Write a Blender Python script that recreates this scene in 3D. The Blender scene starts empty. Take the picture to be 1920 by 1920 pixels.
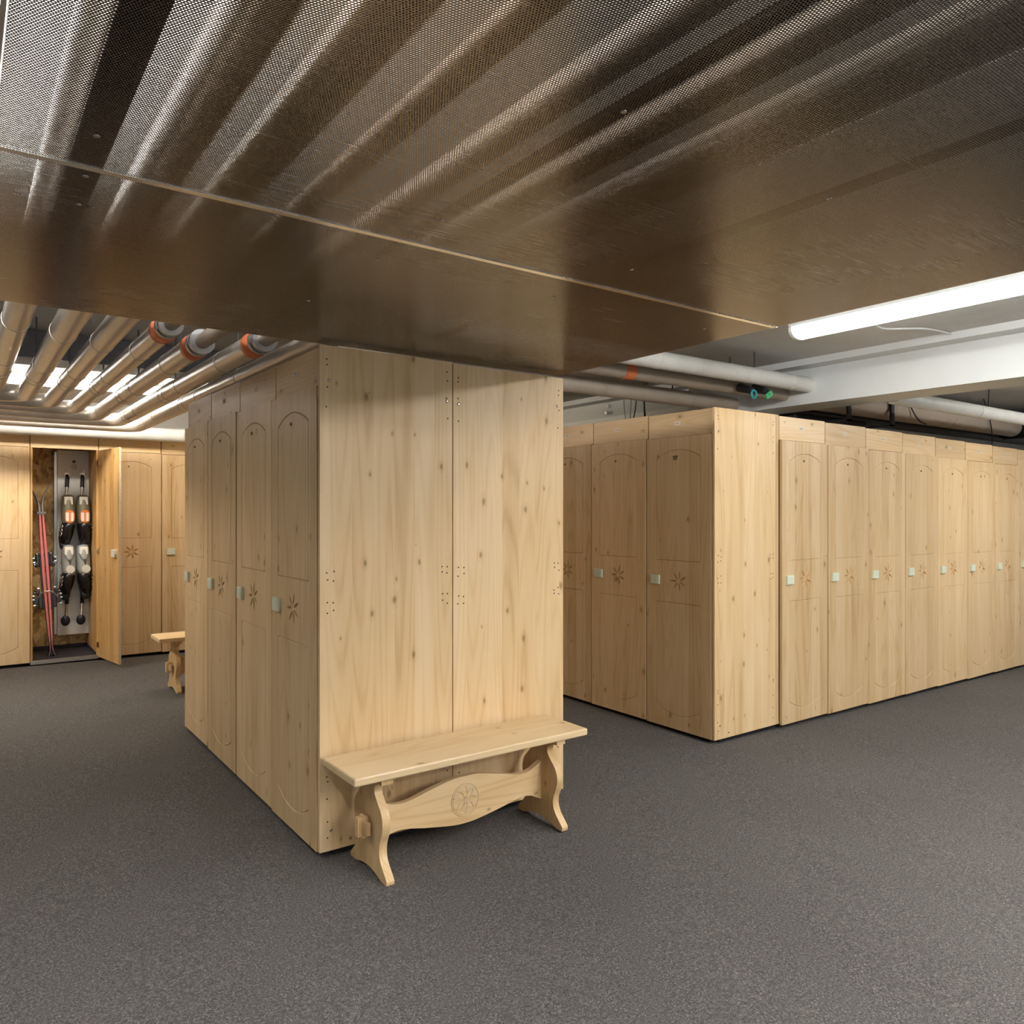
import bpy, math, random
from math import sin, cos, pi, radians
from mathutils import Vector, Matrix, geometry

random.seed(7)
SC = bpy.context.scene
COL = SC.collection

# ------------------------------------------------------------------ camera, world, exposure
FPX, YAW, CAMH, SLOPE, LAT0 = 1421.53, radians(34.936), 1.484, 0.0145, -0.7044
cam = bpy.data.objects.new('camera', bpy.data.cameras.new('camera'))
COL.objects.link(cam)
cam.data.sensor_width = 36.0
cam.data.lens = FPX / 1920 * 36.0
cam.data.shift_x = 50 / 1920
cam.data.clip_start = 0.02
cam.location = (0, 0, CAMH)
cam.rotation_euler = (pi / 2, 0, -YAW)   # looks along (sin YAW, cos YAW)
SC.camera = cam
w = bpy.data.worlds.new('world'); SC.world = w; w.use_nodes = True
w.node_tree.nodes['Background'].inputs[0].default_value = (0.9, 0.93, 1.0, 1)
w.node_tree.nodes['Background'].inputs[1].default_value = 0.02
SC.view_settings.view_transform = 'Standard'
SC.view_settings.look = 'None'
SC.view_settings.exposure = 0.66
SC.view_settings.gamma = 1.0
SC.view_settings.use_curve_mapping = False
SC.cycles.max_bounces = 5; SC.cycles.diffuse_bounces = 3; SC.cycles.glossy_bounces = 2; SC.cycles.adaptive_threshold = 0.04; SC.cycles.transparent_max_bounces = 8
LAMP = 46.0            # brightness of the fluorescent tubes
LAMPC = (1.0, 0.985, 0.955)   # neutral tubes; the added left aisle fill lamp is warmer


def fz(x, y):
    """height of the (very slightly graded) floor"""
    return -SLOPE * (x * cos(YAW) - y * sin(YAW) - LAT0)


# ------------------------------------------------------------------ mesh helpers
class MB:
    def __init__(s):
        s.v, s.f, s.sm, s.mi, s.cur = [], [], [], [], 0

    def face(s, idx, smooth=False):
        s.f.append(tuple(idx)); s.sm.append(smooth); s.mi.append(s.cur)

    def quad(s, a, b, c, d):
        n = len(s.v); s.v += [a, b, c, d]; s.face((n, n + 1, n + 2, n + 3))

    def box(s, x0, x1, y0, y1, z0, z1, rot=None, piv=None):
        n = len(s.v)
        P = [(x0, y0, z0), (x1, y0, z0), (x1, y1, z0), (x0, y1, z0), (x0, y0, z1), (x1, y0, z1), (x1, y1, z1), (x0, y1, z1)]
        if rot is not None:
            piv = Vector(piv or ((x0 + x1) / 2, (y0 + y1) / 2, (z0 + z1) / 2))
            P = [tuple(rot @ (Vector(p) - piv) + piv) for p in P]
        s.v += P
        for q in ((0, 3, 2, 1), (4, 5, 6, 7), (0, 1, 5, 4), (1, 2, 6, 5), (2, 3, 7, 6), (3, 0, 4, 7)):
            s.face([n + i for i in q])
        return s

    def tube(s, pts, r, seg=16, caps=True):
        pts = [Vector(p) for p in pts]
        m = len(pts)
        rr = r if isinstance(r, (list, tuple)) else [r] * m
        d0 = (pts[1] - pts[0]).normalized()
        up = Vector((0, 0, 1)) if abs(d0.z) < 0.9 else Vector((1, 0, 0))
        rings = []
        for i, p in enumerate(pts):
            if i == 0: d = pts[1] - pts[0]
            elif i == m - 1: d = pts[-1] - pts[-2]
            else: d = (pts[i + 1] - pts[i]).normalized() + (pts[i] - pts[i - 1]).normalized()
            d.normalize()
            up = (up - d * up.dot(d))
            up.normalize()
            e2 = d.cross(up)
            k = 1.0
            if 0 < i < m - 1:
                c = max(0.3, (pts[i + 1] - pts[i]).normalized().dot(d)); k = 1.0 / c if c < 0.99 else 1.0
            n = len(s.v)
            s.v += [tuple(p + (up * cos(2 * pi * j / seg) + e2 * sin(2 * pi * j / seg)) * rr[i]) for j in range(seg)]
            rings.append(n)
        for a, b in zip(rings, rings[1:]):
            for j in range(seg):
                s.face((a + j, a + (j + 1) % seg, b + (j + 1) % seg, b + j), True)
        if caps:
            for rg, rev in ((rings[0], True), (rings[-1], False)):
                n = len(s.v); s.v += [s.v[rg + j] for j in range(seg)]
                idx = [n + j for j in range(seg)]
                s.face(idx[::-1] if rev else idx)
        return s

    def prism(s, prof, t0, t1, axis='x'):
        """closed 2D profile extruded along an axis. axis x: (y,z) profile; y: (x,z); z: (x,y)"""
        n = len(s.v); m = len(prof)
        def P(p, t):
            return (t, p[0], p[1]) if axis == 'x' else ((p[0], t, p[1]) if axis == 'y' else (p[0], p[1], t))
        s.v += [P(p, t0) for p in prof] + [P(p, t1) for p in prof]
        for i in range(m):
            j = (i + 1) % m
            s.face((n + i, n + j, n + m + j, n + m + i))
        tris = geometry.tessellate_polygon([[Vector((p[0], p[1], 0)) for p in prof]])
        for a, b, c in tris:
            s.face((n + a, n + b, n + c)); s.face((n + m + c, n + m + b, n + m + a))
        return s

    def loft(s, rings, seg=16, capa=True, capb=True, smooth=True):
        """rings: lists of seg points"""
        idx = []
        for r in rings:
            idx.append(len(s.v)); s.v += [tuple(p) for p in r]
        k = len(rings[0])
        for a, b in zip(idx, idx[1:]):
            for j in range(k):
                s.face((a + j, a + (j + 1) % k, b + (j + 1) % k, b + j), smooth)
        if capa: s.face([idx[0] + j for j in range(k)][::-1], smooth)
        if capb: s.face([idx[-1] + j for j in range(k)], smooth)
        return s

    def build(s, name, mats, parent=None, loc=None, bevel=0, recalc=True, angle=40):
        import bmesh
        me = bpy.data.meshes.new(name)
        me.from_pydata(s.v, [], s.f)
        for p, sm, mi in zip(me.polygons, s.sm, s.mi):
            p.use_smooth = sm; p.material_index = mi
        for m in (mats if isinstance(mats, (list, tuple)) else [mats]):
            me.materials.append(m)
        if recalc:
            bm = bmesh.new(); bm.from_mesh(me)
            bmesh.ops.recalc_face_normals(bm, faces=bm.faces)
            bm.to_mesh(me); bm.free()
        me.update()
        return link(name, me, parent, loc, bevel)


def link(name, me, parent=None, loc=None, bevel=0):
    o = bpy.data.objects.new(name, me); COL.objects.link(o)
    if parent is not None: o.parent = parent
    if loc is not None: o.location = loc
    if bevel:
        b = o.modifiers.new('bevel', 'BEVEL'); b.width = bevel; b.segments = 2; b.limit_method = 'ANGLE'; b.angle_limit = radians(40)
    return o


def thing(name, label, cat, loc=(0, 0, 0), rotz=0, group=None):
    o = bpy.data.objects.new(name, None); COL.objects.link(o)
    o.empty_display_size = 0.1
    o.location = loc; o.rotation_euler = (0, 0, rotz)
    return tag(o, label, cat, group)


def tag(o, label, cat, group=None):
    o['label'] = label; o['category'] = cat
    if group: o['group'] = group
    return o


def struct(o):
    o['kind'] = 'structure'
    return o


def copy_tree(o, parent=None):
    c = o.copy(); COL.objects.link(c)
    if parent is not None: c.parent = parent
    for ch in list(o.children): copy_tree(ch, c)
    return c


def catmull(pts, n=6, closed=False):
    out = []; m = len(pts)
    rng = range(m if closed else m - 1)
    for i in rng:
        g = (lambda k: pts[k % m]) if closed else (lambda k: pts[min(max(k, 0), m - 1)])
        p0, p1, p2, p3 = g(i - 1), g(i), g(i + 1), g(i + 2)
        for j in range(n):
            t = j / n
            out.append(tuple(0.5 * (2 * b + (c - a) * t + (2 * a - 5 * b + 4 * c - d) * t * t + (3 * b - a - 3 * c + d) * t ** 3)
                             for a, b, c, d in zip(p0, p1, p2, p3)))
    if not closed: out.append(tuple(pts[-1]))
    return out


# ------------------------------------------------------------------ materials
class NT:
    def __init__(s, name):
        s.m = bpy.data.materials.new(name); s.m.use_nodes = True
        s.t = s.m.node_tree; s.b = s.t.nodes['Principled BSDF']

    def n(s, typ, **kw):
        nd = s.t.nodes.new(typ)
        for k, v in kw.items(): setattr(nd, k, v)
        return nd

    def l(s, a, b): s.t.links.new(a, b)

    def math(s, op, a, b=None, c=None, clamp=False):
        nd = s.n('ShaderNodeMath', operation=op); nd.use_clamp = clamp
        for i, x in enumerate((a, b, c)):
            if x is None: continue
            if isinstance(x, (int, float)): nd.inputs[i].default_value = x
            else: s.l(x, nd.inputs[i])
        return nd.outputs[0]

    def xyz(s, x, y, z):
        nd = s.n('ShaderNodeCombineXYZ')
        for i, v in enumerate((x, y, z)):
            if isinstance(v, (int, float)): nd.inputs[i].default_value = v
            else: s.l(v, nd.inputs[i])
        return nd.outputs[0]

    def noise(s, vec, scale=1.0, detail=2.0, rough=0.5, dist=0.0):
        nd = s.n('ShaderNodeTexNoise'); nd.inputs['Scale'].default_value = scale
        nd.inputs['Detail'].default_value = detail; nd.inputs['Roughness'].default_value = rough
        nd.inputs['Distortion'].default_value = dist
        s.l(vec, nd.inputs['Vector']); return nd.outputs[0]

    def ramp(s, fac, stops):
        nd = s.n('ShaderNodeValToRGB'); el = nd.color_ramp.elements
        while len(el) < len(stops): el.new(0.5)
        for e, (p, c) in zip(el, stops): e.position = p; e.color = (*c, 1)
        s.l(fac, nd.inputs[0]); return nd.outputs[0]

    def mix(s, fac, a, b, mode='MIX'):
        nd = s.n('ShaderNodeMix', data_type='RGBA', blend_type=mode)
        for i, x in ((0, fac), (6, a), (7, b)):
            if isinstance(x, (int, float)): nd.inputs[i].default_value = x
            elif isinstance(x, tuple): nd.inputs[i].default_value = (*x, 1)
            else: s.l(x, nd.inputs[i])
        return nd.outputs[2]

    def bump(s, h, strength=0.2, dist=0.002):
        nd = s.n('ShaderNodeBump'); nd.inputs['Strength'].default_value = strength; nd.inputs['Distance'].default_value = dist
        s.l(h, nd.inputs['Height']); s.l(nd.outputs[0], s.b.inputs['Normal'])

    def set(s, **kw):
        for k, v in kw.items():
            i = s.b.inputs[k]
            if isinstance(v, tuple): i.default_value = (*v, 1)
            elif isinstance(v, (int, float)): i.default_value = v
            else: s.l(v, i)
        return s


def plain(name, col, rough=0.5, metal=0.0, noise=0.0, nscale=30, bump=0.0, spec=None):
    t = NT(name); t.set(Roughness=rough, Metallic=metal)
    if spec is not None: t.b.inputs['Specular IOR Level'].default_value = spec
    if noise or bump:
        tc = t.n('ShaderNodeTexCoord')
        nz = t.noise(tc.outputs['Object'], nscale, 4, 0.6)
        if noise:
            t.set(**{'Base Color': t.ramp(nz, [(0.3, tuple(c * (1 - noise) for c in col)), (0.7, tuple(min(1, c * (1 + noise)) for c in col))])})
        else: t.set(**{'Base Color': col})
        if bump: t.bump(nz, bump, 0.003)
    else: t.set(**{'Base Color': col})
    return t.m


def wood(name, light, mid, dark, axis='z', strip=0.105, rough=0.42, vary=0.10):
    """pine: edge-glued strips, year rings, knots; grain runs along the axis"""
    t = NT(name)
    tc = t.n('ShaderNodeTexCoord'); oi = t.n('ShaderNodeObjectInfo')
    sep = t.n('ShaderNodeSeparateXYZ'); t.l(tc.outputs['Object'], sep.inputs[0])
    X, Y, Z = sep.outputs
    rnd = oi.outputs['Random']
    if axis == 'z': h, g = t.math('ADD', X, Y), Z
    elif axis == 'x': h, g = t.math('ADD', Z, Y), X
    else: h, g = t.math('ADD', Z, X), Y
    h = t.math('MULTIPLY_ADD', rnd, 3.7, h)
    g = t.math('MULTIPLY_ADD', rnd, 41.0, g)
    sid = t.math('FLOOR', t.math('DIVIDE', h, strip))
    wn = t.n('ShaderNodeTexWhiteNoise', noise_dimensions='1D'); t.l(sid, wn.inputs['W'])
    sr = wn.outputs['Value']
    gz = t.math('MULTIPLY_ADD', sr, 17.0, g)
    # year rings: strongly stretched noise turned into thin lines
    base = t.noise(t.xyz(t.math('MULTIPLY', h, 5.0), t.math('MULTIPLY', gz, 0.30), t.math('MULTIPLY', sr, 9.0)), 1.0, 1.0, 0.45)
    rings = t.math('SINE', t.math('MULTIPLY', base, 120.0))
    rings = t.math('POWER', t.math('MULTIPLY_ADD', rings, 0.5, 0.5), 3.0)
    fib = t.noise(t.xyz(t.math('MULTIPLY', h, 260.0), t.math('MULTIPLY', gz, 5.0), 0.0), 1.0, 1.0, 0.6)
    blot = t.noise(t.xyz(t.math('MULTIPLY', h, 11.0), t.math('MULTIPLY', gz, 1.3), sr), 1.0, 2.0, 0.55)
    # knots
    vo = t.n('ShaderNodeTexVoronoi', feature='F1', voronoi_dimensions='2D'); vo.inputs['Scale'].default_value = 1.0
    wob = t.noise(t.xyz(t.math('MULTIPLY', h, 30.0), t.math('MULTIPLY', g, 20.0), 0.0), 1.0, 0.0)
    t.l(t.xyz(t.math('MULTIPLY_ADD', wob, 0.05, t.math('MULTIPLY', h, 8.0)), t.math('MULTIPLY', g, 4.5), 0.0), vo.inputs['Vector'])
    kd = vo.outputs['Distance']
    cs = t.n('ShaderNodeSeparateColor'); t.l(vo.outputs['Color'], cs.inputs[0])
    ksize = t.math('MULTIPLY_ADD', cs.outputs[1], 0.085, 0.02)
    present = t.math('GREATER_THAN', cs.outputs[0], 0.64)
    kn = t.math('MULTIPLY', t.math('SUBTRACT', 1.0, t.math('DIVIDE', kd, ksize), clamp=True), present)
    halo = t.math('MULTIPLY', t.math('SUBTRACT', 1.0, t.math('DIVIDE', kd, t.math('MULTIPLY', ksize, 2.6)), clamp=True), present)
    f = t.math('MULTIPLY_ADD', rings, 0.15, t.math('MULTIPLY', blot, 0.60))
    f = t.math('MULTIPLY_ADD', fib, 0.27, f)
    f = t.math('MULTIPLY_ADD', t.math('SUBTRACT', sr, 0.5), 0.30, f)
    f = t.math('MULTIPLY_ADD', halo, 0.25, f)
    c = t.ramp(f, [(0.25, light), (0.55, mid), (0.95, dark)])
    c = t.mix(t.math('MULTIPLY', t.math('POWER', kn, 0.6), 0.75), c, tuple(x * 0.42 for x in dark))
    hv = t.n('ShaderNodeHueSaturation')
    t.l(c, hv.inputs['Color'])
    t.l(t.math('MULTIPLY_ADD', rnd, 2 * vary, 1.0 - vary), hv.inputs['Value'])
    hv.inputs['Saturation'].default_value = 1.0
    t.set(**{'Base Color': hv.outputs[0], 'Roughness': rough})
    t.b.inputs['Specular IOR Level'].default_value = 0.4
    t.bump(t.math('MULTIPLY_ADD', fib, 0.5, rings), 0.12, 0.0006)
    return t.m


PINE = ((0.745, 0.555, 0.335), (0.67, 0.465, 0.245), (0.46, 0.275, 0.115))
M = {}
M['pine'] = wood('pine_vertical', *PINE)
M['pine_h'] = wood('pine_horizontal', *PINE, axis='x', strip=0.4)
M['pine_seat'] = wood('pine_seat', (0.78, 0.60, 0.37), (0.70, 0.51, 0.28), (0.50, 0.31, 0.13), axis='x', strip=0.5, rough=0.35)
M['pine_leg'] = wood('pine_leg', (0.74, 0.53, 0.30), (0.64, 0.43, 0.21), (0.44, 0.25, 0.10), axis='z', strip=0.5)
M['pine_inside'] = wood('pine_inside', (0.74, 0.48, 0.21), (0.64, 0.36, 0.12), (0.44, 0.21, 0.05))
M['carved'] = plain('carved_wood', (0.58, 0.36, 0.16), 0.5, noise=0.12, nscale=60)
M['black'] = plain('black_plinth', (0.008, 0.008, 0.009), 0.8)
M['keypad'] = plain('keypad_plastic', (0.70, 0.74, 0.57), 0.4)
M['keybtn'] = plain('keypad_button', (0.76, 0.79, 0.66), 0.35)
M['paper'] = plain('paper_label', (0.74, 0.66, 0.55), 0.7)
M['ink'] = plain('ink', (0.03, 0.02, 0.015), 0.7)
M['peg'] = plain('dark_wood_peg', (0.16, 0.09, 0.04), 0.6)
M['screw'] = plain('screw_metal', (0.55, 0.53, 0.50), 0.25, 1.0)
M['hole'] = plain('screw_hole', (0.07, 0.035, 0.015), 0.8)
M['white'] = plain('white_paint', (0.66, 0.68, 0.67), 0.5, noise=0.03, nscale=3)
M['wall'] = plain('grey_wall_plaster', (0.55, 0.55, 0.53), 0.8, noise=0.06, nscale=4)
M['trunk'] = plain('white_metal', (0.80, 0.82, 0.80), 0.35)
M['steel'] = plain('dark_steel', (0.05, 0.045, 0.045), 0.5, 0.3)
M['bar'] = plain('support_bar', (0.075, 0.06, 0.055), 0.5, 0.4)
M['alu'] = plain('aluminium', (0.72, 0.71, 0.68), 0.3, 1.0)
M['polished'] = plain('polished_joint', (0.90, 0.88, 0.84), 0.22, 1.0)
M['rubber'] = plain('black_rubber', (0.015, 0.015, 0.022), 0.45)
M['mat'] = plain('dark_tray', (0.035, 0.033, 0.045), 0.5)
M['blackp'] = plain('black_shell_plastic', (0.012, 0.011, 0.013), 0.22)
M['olive'] = plain('olive_shell_plastic', (0.20, 0.18, 0.11), 0.35)
M['greyp'] = plain('grey_shell_plastic', (0.36, 0.36, 0.34), 0.35)
M['cream'] = plain('cream_plastic', (0.82, 0.80, 0.70), 0.4)
M['badge'] = plain('white_badge', (0.85, 0.83, 0.78), 0.4)
M['orange'] = plain('orange_plastic', (0.85, 0.22, 0.05), 0.4)
M['chrome'] = plain('buckle_metal', (0.75, 0.75, 0.75), 0.2, 1.0)
M['panelw'] = plain('dryer_panel_white', (0.85, 0.85, 0.82), 0.4)
M['orangeband'] = plain('orange_sealing_tape', (0.62, 0.17, 0.06), 0.5)
M['brass'] = plain('brass_hinge', (0.65, 0.50, 0.25), 0.3, 1.0)
M['teal'] = plain('teal_valve', (0.02, 0.28, 0.28), 0.35)
M['green'] = plain('green_valve', (0.06, 0.42, 0.18), 0.35)
M['cable'] = plain('white_cable', (0.75, 0.76, 0.74), 0.5)
M['dcable'] = plain('dark_cable', (0.03, 0.03, 0.035), 0.5)
M['duct'] = plain('black_duct', (0.01, 0.01, 0.014), 0.5)
M['skired'] = plain('red_ski_edge', (0.78, 0.16, 0.17), 0.35)


def m_ceiling():
    t = NT('concrete_ceiling'); tc = t.n('ShaderNodeTexCoord')
    n1 = t.noise(tc.outputs['Object'], 2.2, 5, 0.6); n2 = t.noise(tc.outputs['Object'], 28, 3, 0.6)
    f = t.math('MULTIPLY_ADD', n2, 0.4, t.math('MULTIPLY', n1, 0.6))
    t.set(**{'Base Color': t.ramp(f, [(0.3, (0.56, 0.565, 0.55)), (0.7, (0.70, 0.705, 0.69))]), 'Roughness': 0.85})
    t.bump(n2, 0.25, 0.004)
    return t.m


def m_carpet():
    t = NT('carpet'); tc = t.n('ShaderNodeTexCoord')
    o = tc.outputs['Object']
    n1 = t.noise(o, 115, 2, 0.8); n2 = t.noise(o, 1.1, 1, 0.6); n3 = t.noise(o, 340, 1, 0.5)
    f = t.math('MULTIPLY_ADD', n3, 0.5, t.math('MULTIPLY', n1, 0.5))
    c = t.ramp(f, [(0.34, (0.030, 0.027, 0.026)), (0.52, (0.105, 0.098, 0.093)), (0.70, (0.33, 0.31, 0.29))])
    c = t.mix(0.18, c, t.ramp(n2, [(0.35, (0.085, 0.078, 0.075)), (0.65, (0.125, 0.120, 0.112))]))
    t.set(**{'Base Color': c, 'Roughness': 0.95})
    t.b.inputs['Specular IOR Level'].default_value = 0.15
    t.bump(f, 0.6, 0.004)
    return t.m


def m_osb():
    t = NT('osb_board'); tc = t.n('ShaderNodeTexCoord'); o = tc.outputs['Object']
    vo = t.n('ShaderNodeTexVoronoi'); vo.inputs['Scale'].default_value = 26; vo.inputs['Randomness'].default_value = 1
    mp = t.n('ShaderNodeMapping'); mp.inputs['Scale'].default_value = (1.0, 1.0, 0.55)
    wv = t.n('ShaderNodeVectorMath', operation='MULTIPLY_ADD')
    nn = t.n('ShaderNodeTexNoise'); nn.inputs['Scale'].default_value = 7; t.l(o, nn.inputs['Vector'])
    t.l(nn.outputs['Color'], wv.inputs[0]); wv.inputs[1].default_value = (0.16, 0.16, 0.16); t.l(o, wv.inputs[2])
    t.l(wv.outputs[0], mp.inputs[0]); t.l(mp.outputs[0], vo.inputs['Vector'])
    cs = t.n('ShaderNodeSeparateColor'); t.l(vo.outputs['Color'], cs.inputs[0])
    f = t.math('MULTIPLY_ADD', t.noise(o, 55, 3), 0.35, t.math('MULTIPLY', cs.outputs[0], 0.7))
    t.set(**{'Base Color': t.ramp(f, [(0.1, (0.28, 0.15, 0.05)), (0.45, (0.62, 0.40, 0.15)), (0.9, (0.84, 0.62, 0.30))]), 'Roughness': 0.55})
    return t.m


def m_perf():
    """stainless sheet with round holes about 4 mm wide, staggered, staggered"""
    t = NT('perforated_stainless'); tc = t.n('ShaderNodeTexCoord')
    sep = t.n('ShaderNodeSeparateXYZ'); t.l(tc.outputs['Object'], sep.inputs[0]); X, Y, Z = sep.outputs
    p = 0.0056; q = p * math.sqrt(3)
    def cell(off):
        fx = t.math('MULTIPLY', t.math('SUBTRACT', t.math('FRACT', t.math('ADD', t.math('DIVIDE', X, p), off + 100)), 0.5), p)
        fy = t.math('MULTIPLY', t.math('SUBTRACT', t.math('FRACT', t.math('ADD', t.math('DIVIDE', Y, q), off + 100)), 0.5), q)
        return t.math('SQRT', t.math('ADD', t.math('MULTIPLY', fx, fx), t.math('MULTIPLY', fy, fy)))
    d = t.math('MINIMUM', cell(0.0), cell(0.5))
    hole = t.math('LESS_THAN', d, 0.00205)
    br = t.noise(t.xyz(t.math('MULTIPLY', X, 1.5), t.math('MULTIPLY', Y, 90.0), 0.0), 1.0, 2, 0.65)
    sm = t.noise(tc.outputs['Object'], 1.6, 2, 0.6)
    t.set(Metallic=1.0)
    t.l(t.ramp(sm, [(0.3, (0.25, 0.22, 0.20)), (0.7, (0.33, 0.30, 0.275))]), t.b.inputs['Base Color'])
    t.l(t.math('MULTIPLY_ADD', br, 0.10, t.math('MULTIPLY_ADD', sm, 0.16, 0.12)), t.b.inputs['Roughness'])
    tr = t.n('ShaderNodeBsdfTransparent'); mx = t.n('ShaderNodeMixShader')
    t.l(hole, mx.inputs[0]); t.l(t.b.outputs[0], mx.inputs[1]); t.l(tr.outputs[0], mx.inputs[2])
    t.l(mx.outputs[0], t.t.nodes['Material Output'].inputs['Surface'])
    return t.m


def m_jacket(name, col, rough=0.32, metal=0.4):
    t = NT(name); tc = t.n('ShaderNodeTexCoord')
    n1 = t.noise(tc.outputs['Object'], 9, 4, 0.6)
    t.set(**{'Base Color': t.ramp(n1, [(0.3, tuple(c * 0.88 for c in col)), (0.7, col)]), 'Metallic': metal})
    t.l(t.math('MULTIPLY_ADD', n1, 0.22, rough - 0.1), t.b.inputs['Roughness'])
    t.bump(n1, 0.25, 0.004)
    return t.m


def m_lamp(strength, col=LAMPC):
    t = NT('lamp_diffuser'); t.set(**{'Base Color': (0.9, 0.9, 0.9), 'Emission Color': col, 'Emission Strength': strength})
    return t.m


M['ceiling'] = m_ceiling(); M['carpet'] = m_carpet(); M['osb'] = m_osb(); M['perf'] = m_perf()
M['jacket'] = m_jacket('pipe_jacket', (0.62, 0.56, 0.49))
M['jwhite'] = m_jacket('white_pipe_jacket', (0.72, 0.71, 0.66), 0.45, 0.0)
M['jdark'] = m_jacket('brown_pipe_jacket', (0.38, 0.32, 0.26), 0.5, 0.1)
M['jbeige'] = m_jacket('beige_pipe_jacket', (0.46, 0.38, 0.30), 0.5, 0.0)
M['lamp'] = m_lamp(LAMP); M['lamp_single'] = m_lamp(LAMP * 0.32, (1.0, 0.99, 0.97)); M['lamp_line'] = m_lamp(LAMP * 0.75); M['lamp_pipes'] = m_lamp(LAMP * 0.64, (1.0, 0.93, 0.83))
M['lamp_warm'] = m_lamp(LAMP * 0.42, (1.0, 0.80, 0.55)); M['lamp_fill_warm'] = m_lamp(LAMP * 0.95, (1.0, 0.92, 0.80))

# ------------------------------------------------------------------ the room
XL, XR, YB, YF, ZC = -4.2, 11.5, -4.2, 8.95, 2.64
m = MB()
m.v = [(x, y, fz(x, y)) for x, y in ((XL, YB), (XR, YB), (XR, YF), (XL, YF))]; m.face((0, 1, 2, 3))
struct(m.build('floor', M['carpet']))
ceil = struct(MB().box(XL, XR, YB, YF, ZC, ZC + 0.1).build('ceiling', M['ceiling']))
struct(MB().box(XL, XR, YF, YF + 0.1, -0.3, ZC + 0.1).build('wall_far', M['wall']))
struct(MB().box(XL, XR, YB - 0.1, YB, -0.3, ZC + 0.1).build('wall_behind', M['white']))
struct(MB().box(XL - 0.1, XL, YB, YF, -0.3, ZC + 0.1).build('wall_left', M['white']))
struct(MB().box(XR, XR + 0.1, YB, YF, -0.3, ZC + 0.1).build('wall_right', M['wall']))
struct(MB().box(4.76, XR, 3.90, 4.0, -0.3, ZC).build('wall_partition', M['wall']))

# concrete beam along the right side, with ledge and haunch below the ceiling
bm_ = MB().box(5.40, 5.77, YB, YF, 2.32, 2.60).box(5.245, 5.77, YB, YF, 2.592, 2.64)
bo = struct(bm_.build('trim_1', M['white']))
# white boards on the ceiling above the pipe bends
for k in range(8):
    x0 = 0.02 + 0.255 * k
    y0 = 6.2
    for j in range(6):
        y1 = y0 + 0.275
        b = MB().box(x0, x0 + 0.215, y0, y1 - 0.004, ZC - 0.03 + random.uniform(-.002, .002), ZC - 0.001)
        b.build('ceiling_board', M['white'], ceil)
        y0 = y1
# dark steel beam in front of the boards
tag(MB().box(-0.9, 4.0, 5.55, 5.75, 2.47, 2.63).box(-0.9, 4.0, 5.50, 5.80, 2.45, 2.47).build('steel_beam', M['steel']),
    'dark steel beam crossing the ceiling above the row of pipes', 'beam')
tag(MB().box(-0.9, 4.0, 5.93, 5.97, 2.50, 2.515).box(-0.9, 4.0, 5.93, 5.934, 2.50, 2.55).build('cable_tray', M['trunk']),
    'thin white cable tray behind the dark ceiling beam', 'cable tray')

# ------------------------------------------------------------------ lockers
W, HT, HD, FH = 0.572, 2.17, 2.0, 0.165
WD = W - 0.009


def panel_loop(w_, d, upper=True, mx=0.088, n=12):
    """outline of a routed panel, inset by d; arch at the top (upper) or at the bottom (lower)"""
    x0, x1 = mx + d, w_ - mx - d
    if upper: za, zs, zb, sg = 1.916 - d, 1.860 - d * 0.7, 1.150 + d, 1
    else: za, zs, zb, sg = 0.092 + d, 0.150 + d * 0.7, 0.866 - d, -1
    c = (x1 - x0) / 2; r = abs(za - zs); R_ = (c * c + r * r) / (2 * r); xm = (x0 + x1) / 2
    a = math.asin(c / R_)
    pts = [(x0, zb), (x1, zb)]
    for i in range(n + 1):
        th = a - 2 * a * i / n
        pts.append((xm + R_ * sin(th), za - sg * (R_ - R_ * cos(th))))
    return pts


def petals(cx, cz, r0, r1, wd, n, a0):
    out = []
    for k in range(n):
        a = a0 + 2 * pi * k / n
        e = (cos(a), sin(a)); q = (-sin(a), cos(a))
        L, C = [], []
        for i in range(5):
            t = i / 4; rr = r0 + (r1 - r0) * t; hw = wd * sin(pi * min(1, 0.06 + 0.94 * t) ** 0.85) / 2 if 0 < i < 4 else 0
            L.append((rr, hw))
        f = lambda rr, h: (cx + e[0] * rr + q[0] * h, cz + e[1] * rr + q[1] * h)
        loop = [f(*L[0])] + [f(rr, h) for rr, h in L[1:4]] + [f(*L[4])] + [f(rr, -h) for rr, h in L[3:0:-1]]
        mid = [f(rr, 0) for rr, h in L]
        out.append((loop, mid))
    return out


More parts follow.
